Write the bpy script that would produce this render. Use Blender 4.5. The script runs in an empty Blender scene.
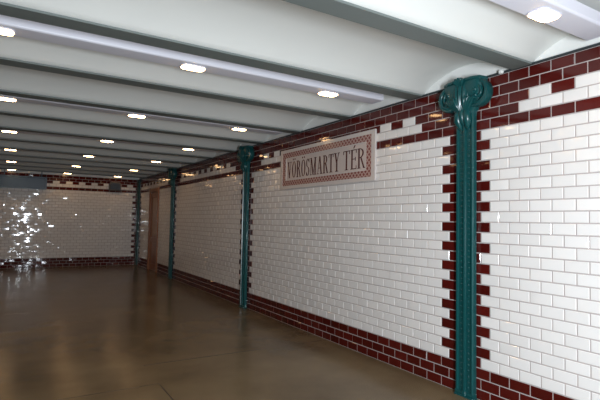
import bpy, math, random
from mathutils import Matrix, Vector
random.seed(7)
U = 0.09                       # one tile course; every length below is counted in courses
S = bpy.context.scene
COL = S.collection
PI = math.pi
D = 38.67                      # right wall
YB = 177.5                     # back wall
XL = -46.0                     # left wall
YF = -8.0                     # end wall behind the camera
ZT = 31.0                      # top of the tiles
H = 16.71                      # eye height

# ------------------------------------------------------------------ materials
def mat(name, col, rough=0.5, spec=0.5, metal=0.0, noise=0.0, nscale=6.0, bump=0.0, bscale=40.0, coat=0.0, island=0.0):
    m = bpy.data.materials.new(name); m.use_nodes = True
    nt = m.node_tree; b = nt.nodes['Principled BSDF']
    b.inputs['Base Color'].default_value = (*col, 1)
    b.inputs['Roughness'].default_value = rough
    b.inputs['Specular IOR Level'].default_value = spec
    b.inputs['Metallic'].default_value = metal
    b.inputs['Coat Weight'].default_value = coat
    src = None
    if noise or bump or island:
        tc = nt.nodes.new('ShaderNodeTexCoord')
    if noise or island:
        mx = nt.nodes.new('ShaderNodeMix'); mx.data_type = 'RGBA'
        mx.inputs['A'].default_value = (*[c*(1-max(noise, island)) for c in col], 1)
        mx.inputs['B'].default_value = (*[min(1, c*(1+max(noise, island))) for c in col], 1)
        if island:
            g = nt.nodes.new('ShaderNodeNewGeometry')
            nt.links.new(g.outputs['Random Per Island'], mx.inputs['Factor'])
        else:
            n = nt.nodes.new('ShaderNodeTexNoise'); n.inputs['Scale'].default_value = nscale
            n.inputs['Detail'].default_value = 5
            nt.links.new(tc.outputs['Object'], n.inputs['Vector'])
            nt.links.new(n.outputs['Fac'], mx.inputs['Factor'])
        nt.links.new(mx.outputs['Result'], b.inputs['Base Color'])
    if bump:
        n2 = nt.nodes.new('ShaderNodeTexNoise'); n2.inputs['Scale'].default_value = bscale
        n2.inputs['Detail'].default_value = 3
        nt.links.new(tc.outputs['Object'], n2.inputs['Vector'])
        bp = nt.nodes.new('ShaderNodeBump'); bp.inputs['Strength'].default_value = bump
        bp.inputs['Distance'].default_value = 0.01
        nt.links.new(n2.outputs['Fac'], bp.inputs['Height'])
        nt.links.new(bp.outputs['Normal'], b.inputs['Normal'])
    return m

def emit(name, col, strength):
    m = bpy.data.materials.new(name); m.use_nodes = True
    b = m.node_tree.nodes['Principled BSDF']
    b.inputs['Base Color'].default_value = (*col, 1)
    b.inputs['Emission Color'].default_value = (*col, 1)
    b.inputs['Emission Strength'].default_value = strength
    return m

WHITE = mat('white glazed tile', (0.76, 0.735, 0.715), 0.07, 0.5, island=0.035)
OXBLOOD = mat('oxblood glazed tile', (0.072, 0.006, 0.0045), 0.08, 0.4, island=0.22)
GROUT = mat('grout', (0.45, 0.395, 0.38), 0.9, 0.2)
PLASTER = mat('white plaster', (0.80, 0.80, 0.77), 0.6, 0.3, noise=0.03, nscale=3)
VAULT = mat('painted vault', (0.66, 0.665, 0.635), 0.38, 0.4, noise=0.05, nscale=1.5, bump=0.08, bscale=5)
BEAM = mat('grey green beam paint', (0.135, 0.155, 0.148), 0.45, 0.4, noise=0.08, nscale=3)
TEAL = mat('teal gloss paint', (0.005, 0.062, 0.064), 0.28, 0.5, noise=0.10, nscale=9, bump=0.15, bscale=30)
ALU = mat('pale lacquered aluminium', (0.62, 0.615, 0.675), 0.40, 0.5)
DARKRAIL = mat('dark grey rail', (0.03, 0.04, 0.045), 0.4)
LAMP = emit('warm lamp glass', (1.0, 0.60, 0.28), 25.0)
STONE = mat('pale sign stone', (0.60, 0.545, 0.52), 0.22, 0.5, noise=0.06, nscale=20)
FIELD = mat('sign field tesserae', (0.57, 0.49, 0.46), 0.22, 0.5, noise=0.10, nscale=60)
LETTER = mat('dark brown lettering', (0.085, 0.026, 0.024), 0.25)
WOOD = mat('brown varnished wood', (0.25, 0.095, 0.036), 0.35, 0.4, noise=0.3, nscale=4)
WOODPALE = mat('worn pale wood panel', (0.34, 0.20, 0.12), 0.4, 0.4, noise=0.25, nscale=5)
BRASS = mat('dull brass', (0.35, 0.24, 0.10), 0.3, metal=1.0)
BLUE = mat('dark blue enamel', (0.012, 0.036, 0.075), 0.34, 0.5)
BLUEEDGE = mat('blue grey metal edge', (0.05, 0.095, 0.15), 0.3, 0.5)
BOXBLUE = mat('dark navy cover', (0.010, 0.020, 0.045), 0.3)
DARKWALL = mat('dark bare wall', (0.045, 0.042, 0.04), 0.7, 0.3, noise=0.25, nscale=1.2)  # unseen left wall; tone set dark so it reflects little into the hall
RIVET = mat('worn teal rivet', (0.06, 0.20, 0.20), 0.35)
BOXGREY = mat('grey box rim', (0.07, 0.062, 0.055), 0.4)

def lattice_material():
    m = bpy.data.materials.new('red lattice tesserae'); m.use_nodes = True
    nt = m.node_tree; b = nt.nodes['Principled BSDF']; b.inputs['Roughness'].default_value = 0.22
    tc = nt.nodes.new('ShaderNodeTexCoord')
    mp = nt.nodes.new('ShaderNodeMapping'); mp.inputs['Rotation'].default_value = (0, PI/4, 0)
    nt.links.new(tc.outputs['Object'], mp.inputs['Vector'])
    sep = nt.nodes.new('ShaderNodeSeparateXYZ'); nt.links.new(mp.outputs['Vector'], sep.inputs[0])
    outs = []
    for ax in 'XZ':
        mu = nt.nodes.new('ShaderNodeMath'); mu.operation = 'MULTIPLY'; mu.inputs[1].default_value = 22.0
        nt.links.new(sep.outputs[ax], mu.inputs[0])
        fr = nt.nodes.new('ShaderNodeMath'); fr.operation = 'FRACT'; nt.links.new(mu.outputs[0], fr.inputs[0])
        gt = nt.nodes.new('ShaderNodeMath'); gt.operation = 'LESS_THAN'; gt.inputs[1].default_value = 0.36
        nt.links.new(fr.outputs[0], gt.inputs[0]); outs.append(gt)
    mx = nt.nodes.new('ShaderNodeMath'); mx.operation = 'MAXIMUM'
    nt.links.new(outs[0].outputs[0], mx.inputs[0]); nt.links.new(outs[1].outputs[0], mx.inputs[1])
    c = nt.nodes.new('ShaderNodeMix'); c.data_type = 'RGBA'
    c.inputs['A'].default_value = (0.20, 0.055, 0.048, 1); c.inputs['B'].default_value = (0.43, 0.28, 0.25, 1)
    nt.links.new(mx.outputs[0], c.inputs['Factor']); nt.links.new(c.outputs['Result'], b.inputs['Base Color'])
    return m
LATTICE = lattice_material()

def floor_material():
    m = bpy.data.materials.new('polished brown floor'); m.use_nodes = True
    nt = m.node_tree; b = nt.nodes['Principled BSDF']; L = nt.links.new
    tc = nt.nodes.new('ShaderNodeTexCoord')
    n1 = nt.nodes.new('ShaderNodeTexNoise'); n1.inputs['Scale'].default_value = 1.1; n1.inputs['Detail'].default_value = 6
    n2 = nt.nodes.new('ShaderNodeTexNoise'); n2.inputs['Scale'].default_value = 130; n2.inputs['Detail'].default_value = 2
    L(tc.outputs['Object'], n1.inputs['Vector']); L(tc.outputs['Object'], n2.inputs['Vector'])
    ad = nt.nodes.new('ShaderNodeMath'); ad.operation = 'MULTIPLY_ADD'; ad.inputs[1].default_value = 0.55
    L(n2.outputs['Fac'], ad.inputs[0]); L(n1.outputs['Fac'], ad.inputs[2])
    rp = nt.nodes.new('ShaderNodeValToRGB')
    rp.color_ramp.elements[0].position = 0.55; rp.color_ramp.elements[0].color = (0.098, 0.067, 0.035, 1)
    rp.color_ramp.elements[1].position = 1.0; rp.color_ramp.elements[1].color = (0.205, 0.150, 0.084, 1)
    L(ad.outputs[0], rp.inputs['Fac'])
    # slab joints: straight cuts through the floor
    sep = nt.nodes.new('ShaderNodeSeparateXYZ'); L(tc.outputs['Object'], sep.inputs[0])
    def math_(op, a, bb):
        x = nt.nodes.new('ShaderNodeMath'); x.operation = op
        for i, q in enumerate((a, bb)):
            if isinstance(q, (int, float)): x.inputs[i].default_value = q
            elif q is not None: L(q, x.inputs[i])
        return x.outputs[0]
    def joint(ax, pos, w):
        return math_('LESS_THAN', math_('ABSOLUTE', math_('SUBTRACT', sep.outputs[ax], pos*U), None), w*U)
    j1 = math_('MULTIPLY', joint('X', 13.2, 0.07), math_('LESS_THAN', sep.outputs['Y'], 48.5*U))
    j2 = math_('MULTIPLY', joint('Y', 48.5, 0.05), math_('LESS_THAN', sep.outputs['X'], 13.2*U))
    j3 = math_('MULTIPLY', joint('Y', 55.2, 0.09), math_('GREATER_THAN', sep.outputs['X'], 13.2*U))
    j = math_('MAXIMUM', math_('MAXIMUM', j1, j2), j3)
    mx = nt.nodes.new('ShaderNodeMix'); mx.data_type = 'RGBA'; mx.inputs['B'].default_value = (0.07, 0.046, 0.028, 1)
    L(j, mx.inputs['Factor']); L(rp.outputs['Color'], mx.inputs['A']); L(mx.outputs['Result'], b.inputs['Base Color'])
    rr = nt.nodes.new('ShaderNodeMapRange'); rr.inputs['To Min'].default_value = 0.16; rr.inputs['To Max'].default_value = 0.30
    L(n1.outputs['Fac'], rr.inputs['Value']); L(rr.outputs['Result'], b.inputs['Roughness'])
    bp = nt.nodes.new('ShaderNodeBump'); bp.inputs['Strength'].default_value = 0.05; bp.inputs['Distance'].default_value = 0.01
    L(n1.outputs['Fac'], bp.inputs['Height']); L(bp.outputs['Normal'], b.inputs['Normal'])
    b.inputs['Specular IOR Level'].default_value = 0.35
    return m
FLOOR = floor_material()

# ------------------------------------------------------------------ mesh helpers
class MB:
    def __init__(self): self.v = []; self.f = []; self.m = []
    def add(self, vs, fs, mi=0):
        o = len(self.v); self.v += [tuple(p) for p in vs]
        self.f += [tuple(i+o for i in f) for f in fs]; self.m += [mi]*len(fs)
    def box(self, x0, x1, y0, y1, z0, z1, mi=0):
        self.add([(x0,y0,z0),(x1,y0,z0),(x1,y1,z0),(x0,y1,z0),(x0,y0,z1),(x1,y0,z1),(x1,y1,z1),(x0,y1,z1)],
                 [(0,3,2,1),(4,5,6,7),(0,1,5,4),(1,2,6,5),(2,3,7,6),(3,0,4,7)], mi)
    def prism(self, poly, axis, c0, c1, mi=0):
        """closed polygon in the two other axes, extruded along axis (0 x, 1 y, 2 z)"""
        n = len(poly)
        def P(a, b, c):
            return {0: (c, a, b), 1: (a, c, b), 2: (a, b, c)}[axis]
        vs = [P(a, b, c0) for a, b in poly] + [P(a, b, c1) for a, b in poly]
        fs = [tuple(range(n)), tuple(range(2*n-1, n-1, -1))] + [(i, i+n, (i+1) % n+n, (i+1) % n) for i in range(n)]
        self.add(vs, fs, mi)
    def lathe(self, prof, cx, cy, cz, axis='y', n=24, mi=0):
        vs = []; fs = []
        for r, h in prof:
            for i in range(n):
                a = 2*PI*i/n; p, q = r*math.cos(a), r*math.sin(a)
                vs.append({'y': (cx+p, cy+h, cz+q), 'z': (cx+p, cy+q, cz+h), 'x': (cx+h, cy+p, cz+q)}[axis])
        k = len(prof)
        for j in range(k-1):
            for i in range(n):
                fs.append((j*n+i, j*n+(i+1) % n, (j+1)*n+(i+1) % n, (j+1)*n+i))
        fs.append(tuple(range(n))); fs.append(tuple(range((k-1)*n, k*n)))
        self.add(vs, fs, mi)
    def tube(self, pts, rad, n=8, mi=0):
        pts = [Vector(p) for p in pts]; vs = []; fs = []; k = len(pts)
        for j, p in enumerate(pts):
            t = (pts[min(j+1, k-1)]-pts[max(j-1, 0)]).normalized()
            a = t.cross(Vector((0, 1, 0)));  a = a if a.length > 1e-3 else t.cross(Vector((1, 0, 0)))
            a.normalize(); b = t.cross(a); r = rad[j] if isinstance(rad, (list, tuple)) else rad
            for i in range(n):
                w = 2*PI*i/n; vs.append(p+a*(r*math.cos(w))+b*(r*math.sin(w)))
        for j in range(k-1):
            for i in range(n): fs.append((j*n+i, j*n+(i+1) % n, (j+1)*n+(i+1) % n, (j+1)*n+i))
        fs.append(tuple(range(n))); fs.append(tuple(range((k-1)*n, k*n)))
        self.add(vs, fs, mi)
    def build(self, name, mats, parent=None, smooth=None, bevel=0, recalc=True):
        me = bpy.data.meshes.new(name)
        me.from_pydata([(x*U, y*U, z*U) for x, y, z in self.v], [], self.f)
        for m in (mats if isinstance(mats, (list, tuple)) else [mats]): me.materials.append(m)
        me.polygons.foreach_set('material_index', self.m)
        if recalc:
            import bmesh
            bm = bmesh.new(); bm.from_mesh(me)
            bmesh.ops.recalc_face_normals(bm, faces=bm.faces[:]); bm.to_mesh(me); bm.free()
        if smooth is not None:
            me.shade_smooth(); me.set_sharp_from_angle(angle=math.radians(smooth))
        me.update()
        o = bpy.data.objects.new(name, me); COL.objects.link(o)
        if parent: o.parent = parent
        if bevel:
            b = o.modifiers.new('Bevel', 'BEVEL'); b.width = bevel*U; b.segments = 2; b.limit_method = 'ANGLE'
        return o

def tag(o, label, cat, group=None):
    o['label'] = label; o['category'] = cat
    if group: o['group'] = group
    return o
def thing(name, loc, rz, label, cat, group=None):
    o = bpy.data.objects.new(name, None); COL.objects.link(o); o.empty_display_size = 0.1
    o.location = [c*U for c in loc]; o.rotation_euler = (0, 0, rz)
    o['kind'] = 'thing'
    return tag(o, label, cat, group)
def struct(o): o['kind'] = 'structure'; return o
def kids(o): return [c for c in COL.objects if c.parent is o]
def copy_tree(o, parent=None):
    c = o.copy(); COL.objects.link(c)
    ch = kids(o)
    if parent: c.parent = parent
    for k in ch: copy_tree(k, c)
    return c

# ------------------------------------------------------------------ tiled walls
GAP, BEV, TH = 0.050, 0.035, 0.055
def tile(mb, fr, a0, a1, z0, z1, mi, tilt=0.017):
    O, ex, n = fr
    if a1-a0 < 0.15: return
    g, b = GAP, BEV
    ta, tz = random.gauss(0, tilt), random.gauss(0, tilt)
    ca, cz = (a0+a1)/2, (z0+z1)/2
    def P(a, z, h):
        return (O[0]+ex[0]*a+n[0]*h, O[1]+ex[1]*a+n[1]*h, z)
    out = [(a0+g, z0+g), (a1-g, z0+g), (a1-g, z1-g), (a0+g, z1-g)]
    inn = [(a0+g+b, z0+g+b), (a1-g-b, z0+g+b), (a1-g-b, z1-g-b), (a0+g+b, z1-g-b)]
    vs = [P(a, z, 0.0) for a, z in out] + [P(a, z, TH-0.025) for a, z in out]
    # glazed face: a slightly pillowed 3 x 3 grid of points
    (p0, q0), (p1, q1) = inn[0], inn[2]
    ga, gz = (p0, (p0+p1)/2, p1), (q0, (q0+q1)/2, q1)
    for j in range(3):
        for i in range(3):
            lift = 0.007*((i == 1)+(j == 1))*min(1, (a1-a0)/2)
            vs.append(P(ga[i], gz[j], TH+lift+(ga[i]-ca)*ta+(gz[j]-cz)*tz))
    fs = [(8, 9, 12, 11), (9, 10, 13, 12), (11, 12, 15, 14), (12, 13, 16, 15)]
    ring = (8, 10, 16, 14)
    for (i, j), m in (((0, 1), 9), ((1, 2), 13), ((2, 3), 15), ((3, 0), 11)):
        fs += [(i, j, 4+j, 4+i), (4+i, 4+j, ring[j], m, ring[i])]
    mb.add(vs, fs, mi)

def fill(mb, fr, a0, a1, tooth0, tooth1, cren, lim0, lim1, holes=(), rows=31, plain=(), tilt=0.010):
    """running-bond panel between a0 and a1; cren = index of the first white crenel"""
    n = max(1, round((a1-a0)/2.0)); w = (a1-a0)/n
    for t in range(rows):
        if t % 2 == 0: e = [a0+w*k for k in range(n+1)]
        else: e = [a0]+[a0+w*(k+0.5) for k in range(n)]+[a1]
        last = len(e)-2
        for k in range(len(e)-1):
            p, q = e[k], e[k+1]; mid = (p+q)/2
            d0, d1 = (mid-a0)/w, (a1-mid)/w
            if t < 3 or t == 26 or t >= 29: white = False
            elif t < 26: white = not ((k == 0 and tooth0) or (k == last and tooth1))
            elif t == 27: white = d0 > lim0 and d1 > lim1
            else: white = d0 > lim0 and d1 > lim1 and (k-cren) % 2 == 0
            if t == 28 and any(u0 < q and p < u1 for u0, u1 in plain): white = False
            spans = [(p, q)]
            for h0, h1, hz in holes:
                if t < hz:
                    new = []
                    for s0, s1 in spans:
                        if s1 <= h0 or s0 >= h1: new.append((s0, s1))
                        else:
                            if s0 < h0: new.append((s0, h0))
                            if s1 > h1: new.append((h1, s1))
                    spans = new
            for s0, s1 in spans: tile(mb, fr, s0, s1, t, t+1, 0 if white else 1, tilt)

CY = [31.05, 83.1, 132.7]       # columns on the right wall
CW = 0.92
TM = [WHITE, OXBLOOD, GROUT, PLASTER]
ZC = 34.6                      # structural top
DOOR = (148.4, 159.8, 26.6)

mb = MB(); fr = ((D, 0), (0, -1), (-1, 0))          # a = -y
TY = [31.4, 83.3, 132.9]       # middle of the untiled strip behind each column
segs = [(-TY[0]+CW, -TY[0]+CW+50), (-TY[1]+CW, -TY[0]-CW), (-TY[2]+CW, -TY[1]-CW)]
for a0, a1 in segs: fill(mb, fr, a0, a1, True, True, 3, 2.6, 2.6, plain=[(-69.0, -45.3)])
fill(mb, fr, -YB+2.7, -TY[2]-CW, True, True, 0, 0.6, 2.6, holes=[(-DOOR[1], -DOOR[0], DOOR[2])])
fill(mb, fr, segs[0][1]+0.0, -YF, False, False, 3, -1, -1)
# body behind the tiles, with the doorway left as a shallow recess
for y0, y1, z0, z1, x0 in ((YF, DOOR[0], 0, ZT, D), (DOOR[1], YB+2, 0, ZT, D), (DOOR[0], DOOR[1], DOOR[2], ZT, D), (DOOR[0], DOOR[1], 0, DOOR[2], D+1.2)):
    mb.box(x0, D+2.4, y0, y1, z0, z1, 2)
mb.box(D-0.02, D+2.4, YF, YB+2, ZT, ZC, 3)
struct(mb.build('wall_right', TM, recalc=False, smooth=12))

mb = MB(); fr = ((0, YB), (1, 0), (0, -1))
fill(mb, fr, 38.5-1.95*43, 38.5, False, True, 0, -1, 0.4, tilt=0.019)
mb.box(XL-2.4, D+2.4, YB, YB+2, 0, ZT, 2); mb.box(XL-2.4, D+2.4, YB-0.02, YB+2, ZT, ZC, 3)
struct(mb.build('wall_back', TM, recalc=False, smooth=12))

# unseen left side: a bare wall coloured dark to keep bounce light down
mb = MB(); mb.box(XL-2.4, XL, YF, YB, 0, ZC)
struct(mb.build('wall_left', DARKWALL))

# end wall behind the camera, with the wide doorway the daylight comes in by
OX0, OX1, OZ = -6.0, 16.0, 25.0
mb = MB()
mb.box(XL-2.4, OX0, YF-2, YF, 0, ZC); mb.box(OX1, D+2.4, YF-2, YF, 0, ZC); mb.box(OX0, OX1, YF-2, YF, OZ, ZC)
struct(mb.build('wall_front', PLASTER))

mb = MB(); mb.box(XL-2.4, D+2.4, YF-16, YB+2, -2.0, 0)
struct(mb.build('floor', FLOOR))

# ------------------------------------------------------------------ jack-arched ceiling
BY = [12.05+12.95*k for k in range(13)]               # steel beams
BW = 0.95
Z0, RISE = 31.2, 1.75
prof = [(YF-2, Z0)]
centres = [BY[0]-12.95*4, BY[0]-12.95*3, BY[0]-12.95*2, BY[0]-12.95]+BY
for c0, c1 in zip(centres[:-1], centres[1:]):
    s, e = c0+BW-0.05, c1-BW+0.05
    half = (e-s)/2; R_ = (half*half+RISE*RISE)/(2*RISE)
    for i in range(25):
        x = -half+2*half*i/24
        prof.append(((s+e)/2+x, Z0+math.sqrt(R_*R_-x*x)-(R_-RISE)))
prof += [(centres[-1]+BW, Z0), (YB, Z0+0.9), (YB, ZC+0.3), (YF-2, ZC+0.3)]
mb = MB(); mb.prism(prof, 0, XL, D)
struct(mb.build('ceiling', VAULT, smooth=40))

ORD = ['nearest', 'second', 'third', 'fourth', 'fifth', 'sixth', 'seventh', 'eighth', 'ninth', 'tenth', 'eleventh', 'twelfth', 'farthest']
def beam_mesh():
    mb = MB()
    mb.box(XL, D, -BW, BW, 0, 0.18)
    mb.box(XL, D, -0.09, 0.09, 0.18, 0.22)
    return mb
b0 = beam_mesh().build('ceiling_beam', BEAM)
for k, y in enumerate(BY):
    o = b0 if k == 0 else b0.copy()
    if k: COL.objects.link(o)
    o.location = (0, y*U, ZT*U)
    extra = {0: ' in the upper right corner of the photo', 1: ' meeting the wall just right of the nearest column capital is the next',
             12: ' against the back wall'}
    if k == 0: lab = 'grey-green steel ceiling beam nearest the viewer, in the upper right corner'
    elif k == 1: lab = 'wide grey-green ceiling beam ending just right of the big column capital'
    elif k == 2: lab = 'wide grey-green ceiling beam just in front of the light housing that ends above the sign'
    elif k == 12: lab = 'grey ceiling beam farthest away, next to the back wall'
    else: lab = 'grey ceiling beam across the passage, %s counted from the viewer' % ORD[k]
    o['kind'] = 'thing'; tag(o, lab, 'ceiling beam', 'steel ceiling beams')

# ------------------------------------------------------------------ light housings in every second vault
LX = [30.2, 14.4, -1.4, -17.2]
XE0, XE1 = -24.0, 37.4
def make_light():
    root = thing('ceiling_light', (0, 0, 0), 0, '', 'ceiling light', 'long ceiling light housings')
    # section (y, z): rounded lower edges, flat underside at z=0
    sec = [(0.87, 0.0), (0.93, 0.06), (0.95, 0.25), (0.95, 0.92), (-1.20, 0.92)]
    for i in range(9):
        a = PI/2*i/8
        sec.append((-0.98-0.22*math.cos(a), 0.22-0.22*math.sin(a)))
    mb = MB(); mb.prism(sec, 0, XE0, XE1-0.08)
    hs = mb.build('housing', ALU, root, smooth=35)
    mb = MB(); mb.prism([(y*1.02+0.0, (z-0.46)*1.03+0.46) for y, z in sec], 0, XE1-0.08, XE1)
    mb.build('end_cap', ALU, root, smooth=35)
    def rr(hx, hy, r, n=5):
        pts = []
        for cx, cy, a0 in ((hx-r, hy-r, 0), (-hx+r, hy-r, 90), (-hx+r, -hy+r, 180), (hx-r, -hy+r, 270)):
            for i in range(n+1):
                a = math.radians(a0+90*i/n); pts.append((cx+r*math.cos(a), cy+r*math.sin(a)))
        return pts
    for x in LX:
        mb = MB(); mb.prism([(x+p, 0.07+q) for p, q in rr(1.20, 0.76, 0.5)], 2, -0.10, 0.02)
        bz = mb.build('lamp_bezel', ALU, root)
        mb = MB(); mb.prism([(x+p, 0.07+q) for p, q in rr(1.08, 0.64, 0.45)], 2, -0.16, -0.06)
        mb.build('lamp_glass', LAMP, bz)
    for x in (34.0, 7.5, -19.0):
        mb = MB(); mb.lathe([(0.12, 0.9), (0.12, 1.66)], x, 0, 0, 'z', 10)
        mb.build('hanger', ALU, root)
    return root
l0 = make_light()
LLAB = ['long pale light housing nearest the viewer, cut by the upper right corner',
        'long pale light housing of the second row, ending at the wall above the sign',
        'long pale light housing of the third row, ending above the second teal column',
        'long ceiling light housing of the fourth row from the viewer',
        'long ceiling light housing of the fifth row from the viewer',
        'long ceiling light housing of the sixth row, last but one before the back wall',
        'long ceiling light housing of the last row, close to the back wall']
FZ = 31.38
FXO = [0.5, -0.35, -0.15, 0, 0, 0, 0]
FY = [18.1, 43.0, 68.1, 94.1, 120.0, 146.0, 171.9]
for k in range(7):
    o = l0 if k == 0 else copy_tree(l0)
    o.location = (FXO[k]*U, (FY[k]+0.15)*U, FZ*U); o['label'] = LLAB[k]

# ------------------------------------------------------------------ teal columns
def ridged_leaf(mb, w0, w1, z0, z1, y0, bulge, ripples, amp, nu=24, nv=14, curl=0.0):
    vs = []; fs = []
    for j in range(nv+1):
        t = j/nv; z = z0+(z1-z0)*t
        w = w0+(w1-w0)*math.sin(min(1, t*1.25)*PI/2)
        for i in range(nu+1):
            s = -1+2*i/nu
            dome = math.sqrt(max(0, 1-s*s))
            y = y0+bulge*dome*math.sin(PI*(0.12+0.80*t))+amp*dome*math.cos(ripples*PI*s)+curl*t*t
            vs.append((s*w, y, z+(-0.25*abs(s)+0.12*math.cos(ripples*PI*s))*t))
    for j in range(nv):
        for i in range(nu):
            a = j*(nu+1)+i; fs.append((a, a+1, a+nu+2, a+nu+1))
    # close the back
    o = len(vs); vs += [(x, y0-0.3, z) for x, y, z in vs]
    fs += [(a+o, d+o, c+o, b+o) for a, b, c, d in fs]
    rim = [i for i in range(nu+1)]+[(j+1)*(nu+1)-1 for j in range(1, nv+1)]+[nv*(nu+1)+i for i in range(nu-1, -1, -1)]+[j*(nu+1) for j in range(nv-1, 0, -1)]
    for i in range(len(rim)):
        p, q = rim[i], rim[(i+1) % len(rim)]; fs.append((p, p+o, q+o, q))
    mb.add(vs, fs)

def make_column():
    root = thing('cast_iron_column', (0, 0, 0), 0, '', 'column', 'teal iron wall columns')
    # riveted shaft: back plate, two rolled edges, raised central rib
    mb = MB()
    sec = [(-1.03, -0.05), (-1.03, 0.40), (-0.96, 0.50), (-0.80, 0.50), (-0.74, 0.34), (-0.12, 0.34), (-0.10, 0.56), (0.10, 0.56),
           (0.12, 0.34), (0.74, 0.34), (0.80, 0.50), (0.96, 0.50), (1.03, 0.40), (1.03, -0.05)]
    mb.prism(sec, 2, 0, 28.6)
    mb.build('shaft', TEAL, root)
    mb = MB(); mb.prism([(-1.15, -0.05), (-1.15, 0.55), (-1.05, 0.66), (1.05, 0.66), (1.15, 0.55), (1.15, -0.05)], 2, 0, 0.14)
    mb.prism([(-1.09, -0.05), (-1.09, 0.5), (-0.3, 0.52), (-0.16, 0.64), (0.16, 0.64), (0.3, 0.52), (1.09, 0.5), (1.09, -0.05)], 2, 0.14, 0.5)
    mb.build('foot_plate', TEAL, root, bevel=0.04)
    # capital: flaring bell
    mb = MB(); vs = []; fs = []; n = 20
    pr = [(27.5, 1.04, 0.5), (27.9, 1.10, 0.66), (28.3, 1.45, 0.82), (28.8, 1.95, 0.95), (29.6, 2.25, 1.1), (30.4, 2.35, 1.2), (30.9, 2.3, 1.2)]
    for z, hw, dp in pr:
        vs.append((hw, -0.05, z))
        for i in range(n+1):
            a = PI*i/n; c, s = math.cos(a), math.sin(a)
            vs.append((hw*math.copysign(abs(c)**0.5, c), dp*s**0.5, z))
        vs.append((-hw, -0.05, z))
    k = n+3
    for j in range(len(pr)-1):
        for i in range(k): fs.append((j*k+i, j*k+(i+1) % k, (j+1)*k+(i+1) % k, (j+1)*k+i))
    fs += [tuple(range(k)), tuple(range((len(pr)-1)*k, len(pr)*k))]
    mb.add(vs, fs)
    cap = mb.build('capital', TEAL, root, smooth=50)
    # top moulding
    mb = MB()
    mb.prism([(-2.35, -0.05), (-2.2, 1.0), (-1.4, 1.35), (1.4, 1.35), (2.2, 1.0), (2.35, -0.05)], 2, 30.85, 31.12)
    mb.build('abacus', TEAL, cap, bevel=0.05)
    # volutes: flat scroll discs parallel to the wall
    for s in (-1, 1):
        mb = MB(); cx, cz, r = 1.64*s, 29.56, 1.36
        mb.lathe([(r-0.10, -0.05), (r, 0.08), (r, 0.82), (r-0.06, 0.94), (r-0.22, 0.94), (r-0.30, 0.84), (r-0.34, 0.74), (0.01, 0.70)], cx, 0, cz, 'y', 36)
        pts = []; rad = []
        for i in range(61):
            a = i/60; th = PI/2+s*(a*2*PI*1.9); rr_ = (r-0.16)*(1-a)**0.9+0.22*a
            pts.append((cx-rr_*math.cos(th), 0.80+0.12*a, cz+rr_*math.sin(th))); rad.append(0.17-0.05*a)
        mb.tube(pts, rad, 8)
        vo = mb.build('volute', TEAL, cap, smooth=50)
        mb = MB()
        for bx, bz in ((-0.02*s, 0.30), (0.02*s, -0.28)):
            mb.lathe([(0.22, 0.6), (0.22, 0.95), (0.17, 1.07), (0.09, 1.14), (0.01, 1.16)], cx+bx, 0, cz+bz, 'y', 14)
        mb.build('boss', TEAL, vo, smooth=60)
    # acanthus leaves between the volutes, fanning up
    mb = MB(); ridged_leaf(mb, 0.5, 1.0, 28.1, 30.85, 0.85, 0.50, 4, 0.10, curl=0.12)
    mb.build('acanthus_leaf', TEAL, cap, smooth=60)
    for s in (-1, 1):
        mb = MB()
        for q in range(4):
            x0, x1 = s*(0.30+0.10*q), s*(0.75+0.42*q)
            mb.tube([(x0, 0.80, 28.0), (x0+(x1-x0)*0.35, 1.20-0.06*q, 28.6), (x0+(x1-x0)*0.7, 1.36-0.06*q, 29.1), (x1, 1.20-0.04*q, 29.45-0.22*q)],
                    [0.13, 0.2, 0.19, 0.07], 8)
        mb.build('acanthus_leaf', TEAL, cap, smooth=60)
    # palmette at the top
    mb = MB()
    for q in range(-2, 3):
        a = q*0.42
        mb.tube([(0.10*q, 1.2, 30.55), (0.55*math.sin(a), 1.45, 30.55+0.42*math.cos(a)), (0.85*math.sin(a), 1.50, 30.55+0.72*math.cos(a))], [0.12, 0.20, 0.10], 8)
    mb.build('palmette', TEAL, cap, smooth=60)
    # leaf drop on the top of the shaft
    mb = MB()
    for s in (-1, 1):
        mb.tube([(0.34*s, 0.55, 28.2), (0.54*s, 0.82, 27.7), (0.57*s, 0.78, 27.1), (0.45*s, 0.55, 26.5), (0.36*s, 0.40, 26.2)], [0.22, 0.38, 0.40, 0.26, 0.08], 10)
    mb.tube([(0, 0.7, 28.4), (0, 0.95, 27.7), (0, 0.82, 27.1), (0, 0.62, 26.6)], [0.2, 0.3, 0.24, 0.06], 10)
    mb.build('leaf_drop', TEAL, cap, smooth=60)
    return root
c0 = make_column()
CLAB = ['big riveted teal iron column nearest the viewer, right of the station name sign',
        'teal iron column with a scroll capital, just left of the station name sign',
        'thin dark teal column far down the right wall, just right of the wooden door',
        'dark teal post standing in the far corner left of the wooden door']
cols = [c0]+[copy_tree(c0) for _ in range(2)]
for o, y, l in zip(cols, CY, CLAB):
    o.location = ((D-0.21)*U, (y-0.12)*U, 0); o.rotation_euler = (0, 0, PI/2); o['label'] = l
# corner post: a plain shaft with a small moulded head
root = thing('iron_corner_post', (D-0.16, YB-0.16, 0), 0, CLAB[3], 'column')
def corner(k): return [(-0.55*k, 0), (0, 0), (0, -2.4*k), (-0.35*k, -2.4*k), (-0.50*k, -2.1*k), (-0.55*k, -1.2*k)]
mb = MB(); mb.prism(corner(1.0), 2, 0, 29.6); mb.build('shaft', TEAL, root)
mb = MB(); mb.prism(corner(1.12), 2, 29.6, 30.2); mb.prism(corner(1.25), 2, 30.2, 30.9); mb.build('capital', TEAL, root, bevel=0.06)
mb = MB(); mb.prism(corner(1.08), 2, 0, 0.4); mb.build('foot_plate', TEAL, root, bevel=0.05)
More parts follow.
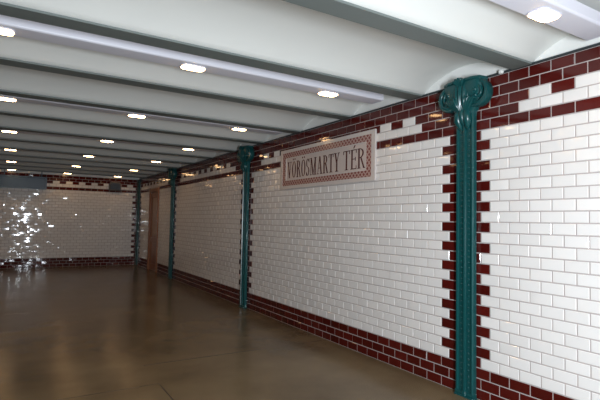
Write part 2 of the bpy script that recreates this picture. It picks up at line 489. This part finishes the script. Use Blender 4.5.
# rivets, seen only on the nearest column
mb = MB(); mb.lathe([(0.105, 0.0), (0.10, 0.04), (0.07, 0.07), (0.01, 0.085)], 0, 0, 0, 'y', 10)
r0 = mb.build('rivet', TEAL, c0, smooth=60)
first = True
for s in (-1, 1):
    for k in range(47):
        o = r0 if first else r0.copy()
        if not first: COL.objects.link(o)
        first = False; o.parent = c0; o.location = (0.43*s*U, 0.34*U, (0.95+0.55*k)*U)

# ------------------------------------------------------------------ rail along the top of the tiles
mb = MB(); mb.box(D-0.30, D-0.01, YF+0.3, YB-1.2, ZT+0.0, ZT+0.13)
mb.build('trim_1', DARKRAIL)
struct(COL.objects['trim_1'])

mb = MB(); mb.box(-0.14, 0.14, 0, 0.30, 0, 0.30); mb.box(-0.22, 0.22, 0, 0.12, 0.06, 0.24)
cl = mb.build('cable_clip', PLASTER, COL.objects['trim_1'], bevel=0.03); cl.location = ((D-0.31)*U, 27.0*U, (ZT-0.1)*U); cl.rotation_euler = (0, 0, PI/2)

# ------------------------------------------------------------------ station name sign
SY0, SY1, SZ0, SZ1 = 44.9, 69.35, 22.1, 28.62
sg = thing('station_sign', (D-0.08, (SY0+SY1)/2, (SZ0+SZ1)/2), PI/2, 'pale station name sign reading VÖRÖSMARTY TÉR inside a red lattice border', 'sign')
hw, hh = (SY1-SY0)/2, (SZ1-SZ0)/2
def ringbox(mb, w0, h0, w1, h1, y0, y1):
    mb.box(-w0, w0, y0, y1, h1, h0); mb.box(-w0, w0, y0, y1, -h0, -h1)
    mb.box(-w0, -w1, y0, y1, -h1, h1); mb.box(w1, w0, y0, y1, -h1, h1)
mb = MB(); mb.box(-hw+0.05, hw-0.05, 0, 0.16, -hh+0.05, hh-0.05); mb.build('field', FIELD, sg)
mb = MB(); ringbox(mb, hw, hh, hw-0.72, hh-0.52, 0, 0.26); mb.build('frame', STONE, sg)
mb = MB(); ringbox(mb, hw-0.72, hh-0.52, hw-1.75, hh-1.38, 0.02, 0.22); mb.build('lattice_border', LATTICE, sg)
mb = MB(); ringbox(mb, hw-1.75, hh-1.38, hw-1.87, hh-1.50, 0.02, 0.24); mb.build('inner_line', STONE, sg)

TK, TN, SF = 0.28, 0.10, 0.14     # thick stroke, thin stroke, serif height
def gl_bar(mb, x0, x1, z0, z1): mb.append([(x0, z0), (x1, z0), (x1, z1), (x0, z1)])
def gl_diag(mb, x0, z0, x1, z1, t): mb.append([(x0-t/2, z0), (x0+t/2, z0), (x1+t/2, z1), (x1-t/2, z1)])
def gl_arc(mb, cx, cz, rx, rz, a0, a1, tx, tz, n=14):
    """arc ring of quads; stroke thick on the sides (tx), thin at top and bottom (tz)"""
    for i in range(n):
        q = []
        for a in (a0+(a1-a0)*i/n, a0+(a1-a0)*(i+1)/n):
            c, s = math.cos(math.radians(a)), math.sin(math.radians(a))
            q.append(((cx+rx*c, cz+rz*s), (cx+(rx-tx)*c, cz+(rz-tz)*s)))
        mb.append([q[0][0], q[1][0], q[1][1], q[0][1]])
def glyph(ch, w, h):
    g = []
    def stem(x, t=TK, z0=0, z1=h, s=0.16):
        gl_bar(g, x, x+t, z0, z1); gl_bar(g, x-s, x+t+s, z0, z0+SF*0.7); gl_bar(g, x-s, x+t+s, z1-SF*0.7, z1)
    if ch in 'VY':
        j = 0 if ch == 'V' else h*0.45
        gl_diag(g, w/2, j, 0.25, h, TK); gl_diag(g, w/2, j, w-0.2, h, TN)
        gl_bar(g, -0.02, 0.58, h-SF*0.7, h); gl_bar(g, w-0.45, w+0.02, h-SF*0.7, h)
        if ch == 'Y': gl_bar(g, w/2-TK/2, w/2+TK/2, 0, j+0.1); gl_bar(g, w/2-0.36, w/2+0.36, 0, SF*0.7)
    elif ch in 'Ö':
        gl_arc(g, w/2, h/2, w/2-0.04, h/2, 0, 360, TK, TN, 28)
    elif ch == 'R':
        stem(0.18); gl_arc(g, 0.5, h*0.76, w-0.72, h*0.24, -90, 90, TK*0.9, TN)
        gl_bar(g, 0.4, 0.55, h-TN, h); gl_bar(g, 0.4, 0.55, h*0.52, h*0.52+TN)
        gl_diag(g, w-0.14, 0, 0.72, h*0.54, TK*0.9); gl_bar(g, w-0.34, w+0.08, 0, SF*0.7)
    elif ch == 'S':
        rx = w/2-0.06
        gl_arc(g, w/2, h*0.75, rx, h*0.25, 20, 270, TK*0.8, TN); gl_arc(g, w/2, h*0.26, rx, h*0.26, -160, 90, TK*0.8, TN)
        gl_bar(g, w-0.16, w-0.07, h*0.76, h); gl_bar(g, 0.07, 0.16, 0, h*0.24)
    elif ch == 'M':
        stem(0.2, TN); stem(w-0.2-TK, TK)
        gl_diag(g, w/2, 0, 0.34, h, TK*0.9); gl_diag(g, w/2, 0, w-0.34, h, TN)
    elif ch == 'A':
        gl_diag(g, 0.2, 0, w/2-0.02, h, TN); gl_diag(g, w-0.24, 0, w/2, h, TK)
        gl_bar(g, 0.36, w-0.42, h*0.32, h*0.32+TN); gl_bar(g, 0.0, 0.46, 0, SF*0.7); gl_bar(g, w-0.54, w+0.04, 0, SF*0.7)
    elif ch == 'T':
        gl_bar(g, w/2-TK/2, w/2+TK/2, 0, h); gl_bar(g, w/2-0.36, w/2+0.36, 0, SF*0.7)
        gl_bar(g, 0.02, w-0.02, h-SF*0.8, h); gl_bar(g, 0.02, 0.13, h-0.48, h); gl_bar(g, w-0.13, w-0.02, h-0.48, h)
    elif ch == 'É':
        stem(0.18); gl_bar(g, 0.2, w-0.06, h-SF*0.8, h); gl_bar(g, 0.2, w-0.06, 0, SF*0.8); gl_bar(g, 0.3, w-0.28, h*0.5, h*0.5+TN)
        gl_bar(g, w-0.17, w-0.06, h-0.48, h); gl_bar(g, w-0.17, w-0.06, 0, 0.48); gl_bar(g, w-0.34, w-0.24, h*0.5-0.2, h*0.5+0.31)
    return g
LH = 2.65; zb = 23.86-(SZ0+SZ1)/2; yc = (SY0+SY1)/2
def word(s, ws, y_start, y_end):
    sc = (y_start-y_end)/sum(ws); y = y_start
    for i, (ch, w) in enumerate(zip(s, ws)):
        ww = w*sc; mb = MB()
        for p in glyph(ch, ww-0.16, LH):
            # reading direction runs from +y to -y along the wall
            pts = [((y-q[0])-yc, q[1]+zb) for q in p]
            mb.prism(pts, 1, 0.12, 0.20)
        lt = mb.build('letter', LETTER, sg)
        wg = ww-0.16; marks = []
        if ch == 'Ö':
            for q in (-1, 1):
                c = wg/2+q*0.27; marks.append([(c-0.12, LH+0.22), (c+0.12, LH+0.22), (c+0.12, LH+0.46), (c-0.12, LH+0.46)])
        if ch == 'É': marks.append([(wg/2-0.08, LH+0.16), (wg/2+0.10, LH+0.16), (wg/2+0.40, LH+0.56), (wg/2+0.14, LH+0.56)])
        for mk in marks:
            mb = MB(); mb.prism([((y-q[0])-yc, q[1]+zb) for q in mk], 1, 0.12, 0.20); mb.build('accent', LETTER, lt)
        y -= ww
word('VÖRÖSMARTY', [1.5, 1.45, 1.5, 1.45, 1.2, 2.0, 1.6, 1.5, 1.4, 1.5], 67.05, 52.35)
word('TÉR', [1.6, 1.45, 1.6], 51.65, 46.85)

# ------------------------------------------------------------------ wooden door in the right wall
dr = bpy.data.objects.new('door_1', None); COL.objects.link(dr); struct(dr); dr.empty_display_size = 0.1
dm = (DOOR[0]+DOOR[1])/2; dr.location = (D*U, dm*U, 0); dr.rotation_euler = (0, 0, PI/2)
w = (DOOR[1]-DOOR[0])/2; zt = DOOR[2]
mb = MB(); mb.box(-w, -w+0.9, -1.0, 0.45, 0, zt); mb.box(w-0.9, w, -1.0, 0.45, 0, zt); mb.box(-w+0.9, w-0.9, -1.0, 0.45, zt-1.1, zt)
mb.build('door_frame', WOOD, dr, bevel=0.06)
mb = MB()
iw = w-0.95
mb.box(-iw, iw, -0.7, -0.25, 0.1, zt-1.15)
mb.box(-iw, -iw+1.3, -0.25, 0.0, 0.1, zt-1.15); mb.box(iw-1.3, iw, -0.25, 0.0, 0.1, zt-1.15)
for z0, z1 in ((0.1, 2.2), (9.2, 10.8), (zt-2.8, zt-1.15)): mb.box(-iw+1.3, iw-1.3, -0.25, 0.0, z0, z1)
lf = mb.build('door_leaf', WOOD, dr, bevel=0.05)
mb = MB(); mb.box(-iw+1.6, iw-1.6, -0.26, -0.12, 11.1, zt-3.1); mb.build('upper_panel', WOODPALE, lf, bevel=0.08)
mb = MB(); mb.box(-iw+1.6, iw-1.6, -0.26, -0.12, 2.5, 8.9); mb.build('lower_panel', WOOD, lf, bevel=0.08)
mb = MB(); mb.box(-iw+0.35, -iw+0.85, 0.0, 0.08, 10.6, 13.4); mb.tube([(-iw+0.6, 0.05, 12.2), (-iw+0.6, 0.55, 12.2), (-iw+1.7, 0.6, 12.2)], 0.14, 8)
mb.build('door_handle', BRASS, lf)

# ------------------------------------------------------------------ blue sign box and small box on the back wall
bs = thing('blue_sign_box', (1.9, YB-1.4, 25.9), PI, 'long dark blue sign box hanging under the ceiling at the far left', 'sign')
mb = MB(); mb.box(-6.3, 6.3, -1.1, 0.75, 0.25, 3.6); mb.build('panel', BLUE, bs, bevel=0.06)
mb = MB(); mb.box(-6.45, 6.45, -1.1, 0.95, 3.6, 3.95); mb.box(-6.45, 6.45, -1.1, 0.95, -0.05, 0.25); mb.box(-6.75, -6.3, -1.1, 0.95, -0.05, 3.95); mb.box(6.3, 6.75, -1.1, 0.95, -0.05, 3.95)
mb.build('edge_frame', BLUEEDGE, bs, bevel=0.06)
for x in (-5.2, 5.2):
    mb = MB(); mb.lathe([(0.14, 3.9), (0.14, 5.9)], x, 0.0, 0, 'z', 10); mb.build('hanger', BLUEEDGE, bs)

bx = thing('equipment_box', (30.2, YB-0.08, 26.6), PI, 'small dark navy box with a grey rim, high on the back wall near the corner', 'wall box')
mb = MB(); mb.prism([(-2.0, 0.0), (2.0, 0.0), (2.0, 2.3), (1.5, 3.1), (-1.5, 3.1), (-2.0, 2.3)], 1, 0, 1.3); mb.build('case', BOXGREY, bx, bevel=0.1)
mb = MB(); mb.prism([(-1.65, 0.35), (1.65, 0.35), (1.65, 2.15), (1.25, 2.75), (-1.25, 2.75), (-1.65, 2.15)], 1, 1.25, 1.42); mb.build('front_cover', BOXBLUE, bx, bevel=0.08)

# ------------------------------------------------------------------ light
def area(name, loc, rot, sx, sy, power, col):
    l = bpy.data.lights.new(name, 'AREA'); l.shape = 'RECTANGLE'; l.size = sx*U; l.size_y = sy*U; l.energy = power; l.color = col
    o = bpy.data.objects.new(name, l); COL.objects.link(o); o.location = [c*U for c in loc]; o.rotation_euler = rot
    return o
# daylight in the doorway behind the viewer
area('daylight_doorway', (6.2, YF-1.0, 15.0), (PI/2, 0, math.radians(-22)), 2.6, 10.0, 252, (0.84, 0.92, 1.0))

w_ = bpy.data.worlds.new('World'); S.world = w_; w_.use_nodes = True
bg = w_.node_tree.nodes['Background']; bg.inputs['Color'].default_value = (0.8, 0.88, 1.0, 1); bg.inputs['Strength'].default_value = 0.05

# ------------------------------------------------------------------ camera
yaw, pitch, roll = math.radians(31.4066), math.radians(2.6729), math.radians(1.0844)
f = Vector((math.sin(yaw)*math.cos(pitch), math.cos(yaw)*math.cos(pitch), math.sin(pitch)))
r = Vector((math.cos(yaw), -math.sin(yaw), 0)); u = r.cross(f)
r2 = r*math.cos(roll)+u*math.sin(roll); u2 = -r*math.sin(roll)+u*math.cos(roll)
cd = bpy.data.cameras.new('Camera'); cd.sensor_width = 36; cd.lens = 466.07/600*36; cd.clip_start = 0.02
cam = bpy.data.objects.new('Camera', cd); COL.objects.link(cam)
M = Matrix((r2, u2, -f)).transposed().to_4x4(); M.translation = Vector((0, 0, H*U)); cam.matrix_world = M
S.camera = cam
vs = S.view_settings; vs.view_transform = 'Standard'; vs.look = 'None'; vs.gamma = 1; vs.use_curve_mapping = False; vs.exposure = 0.0
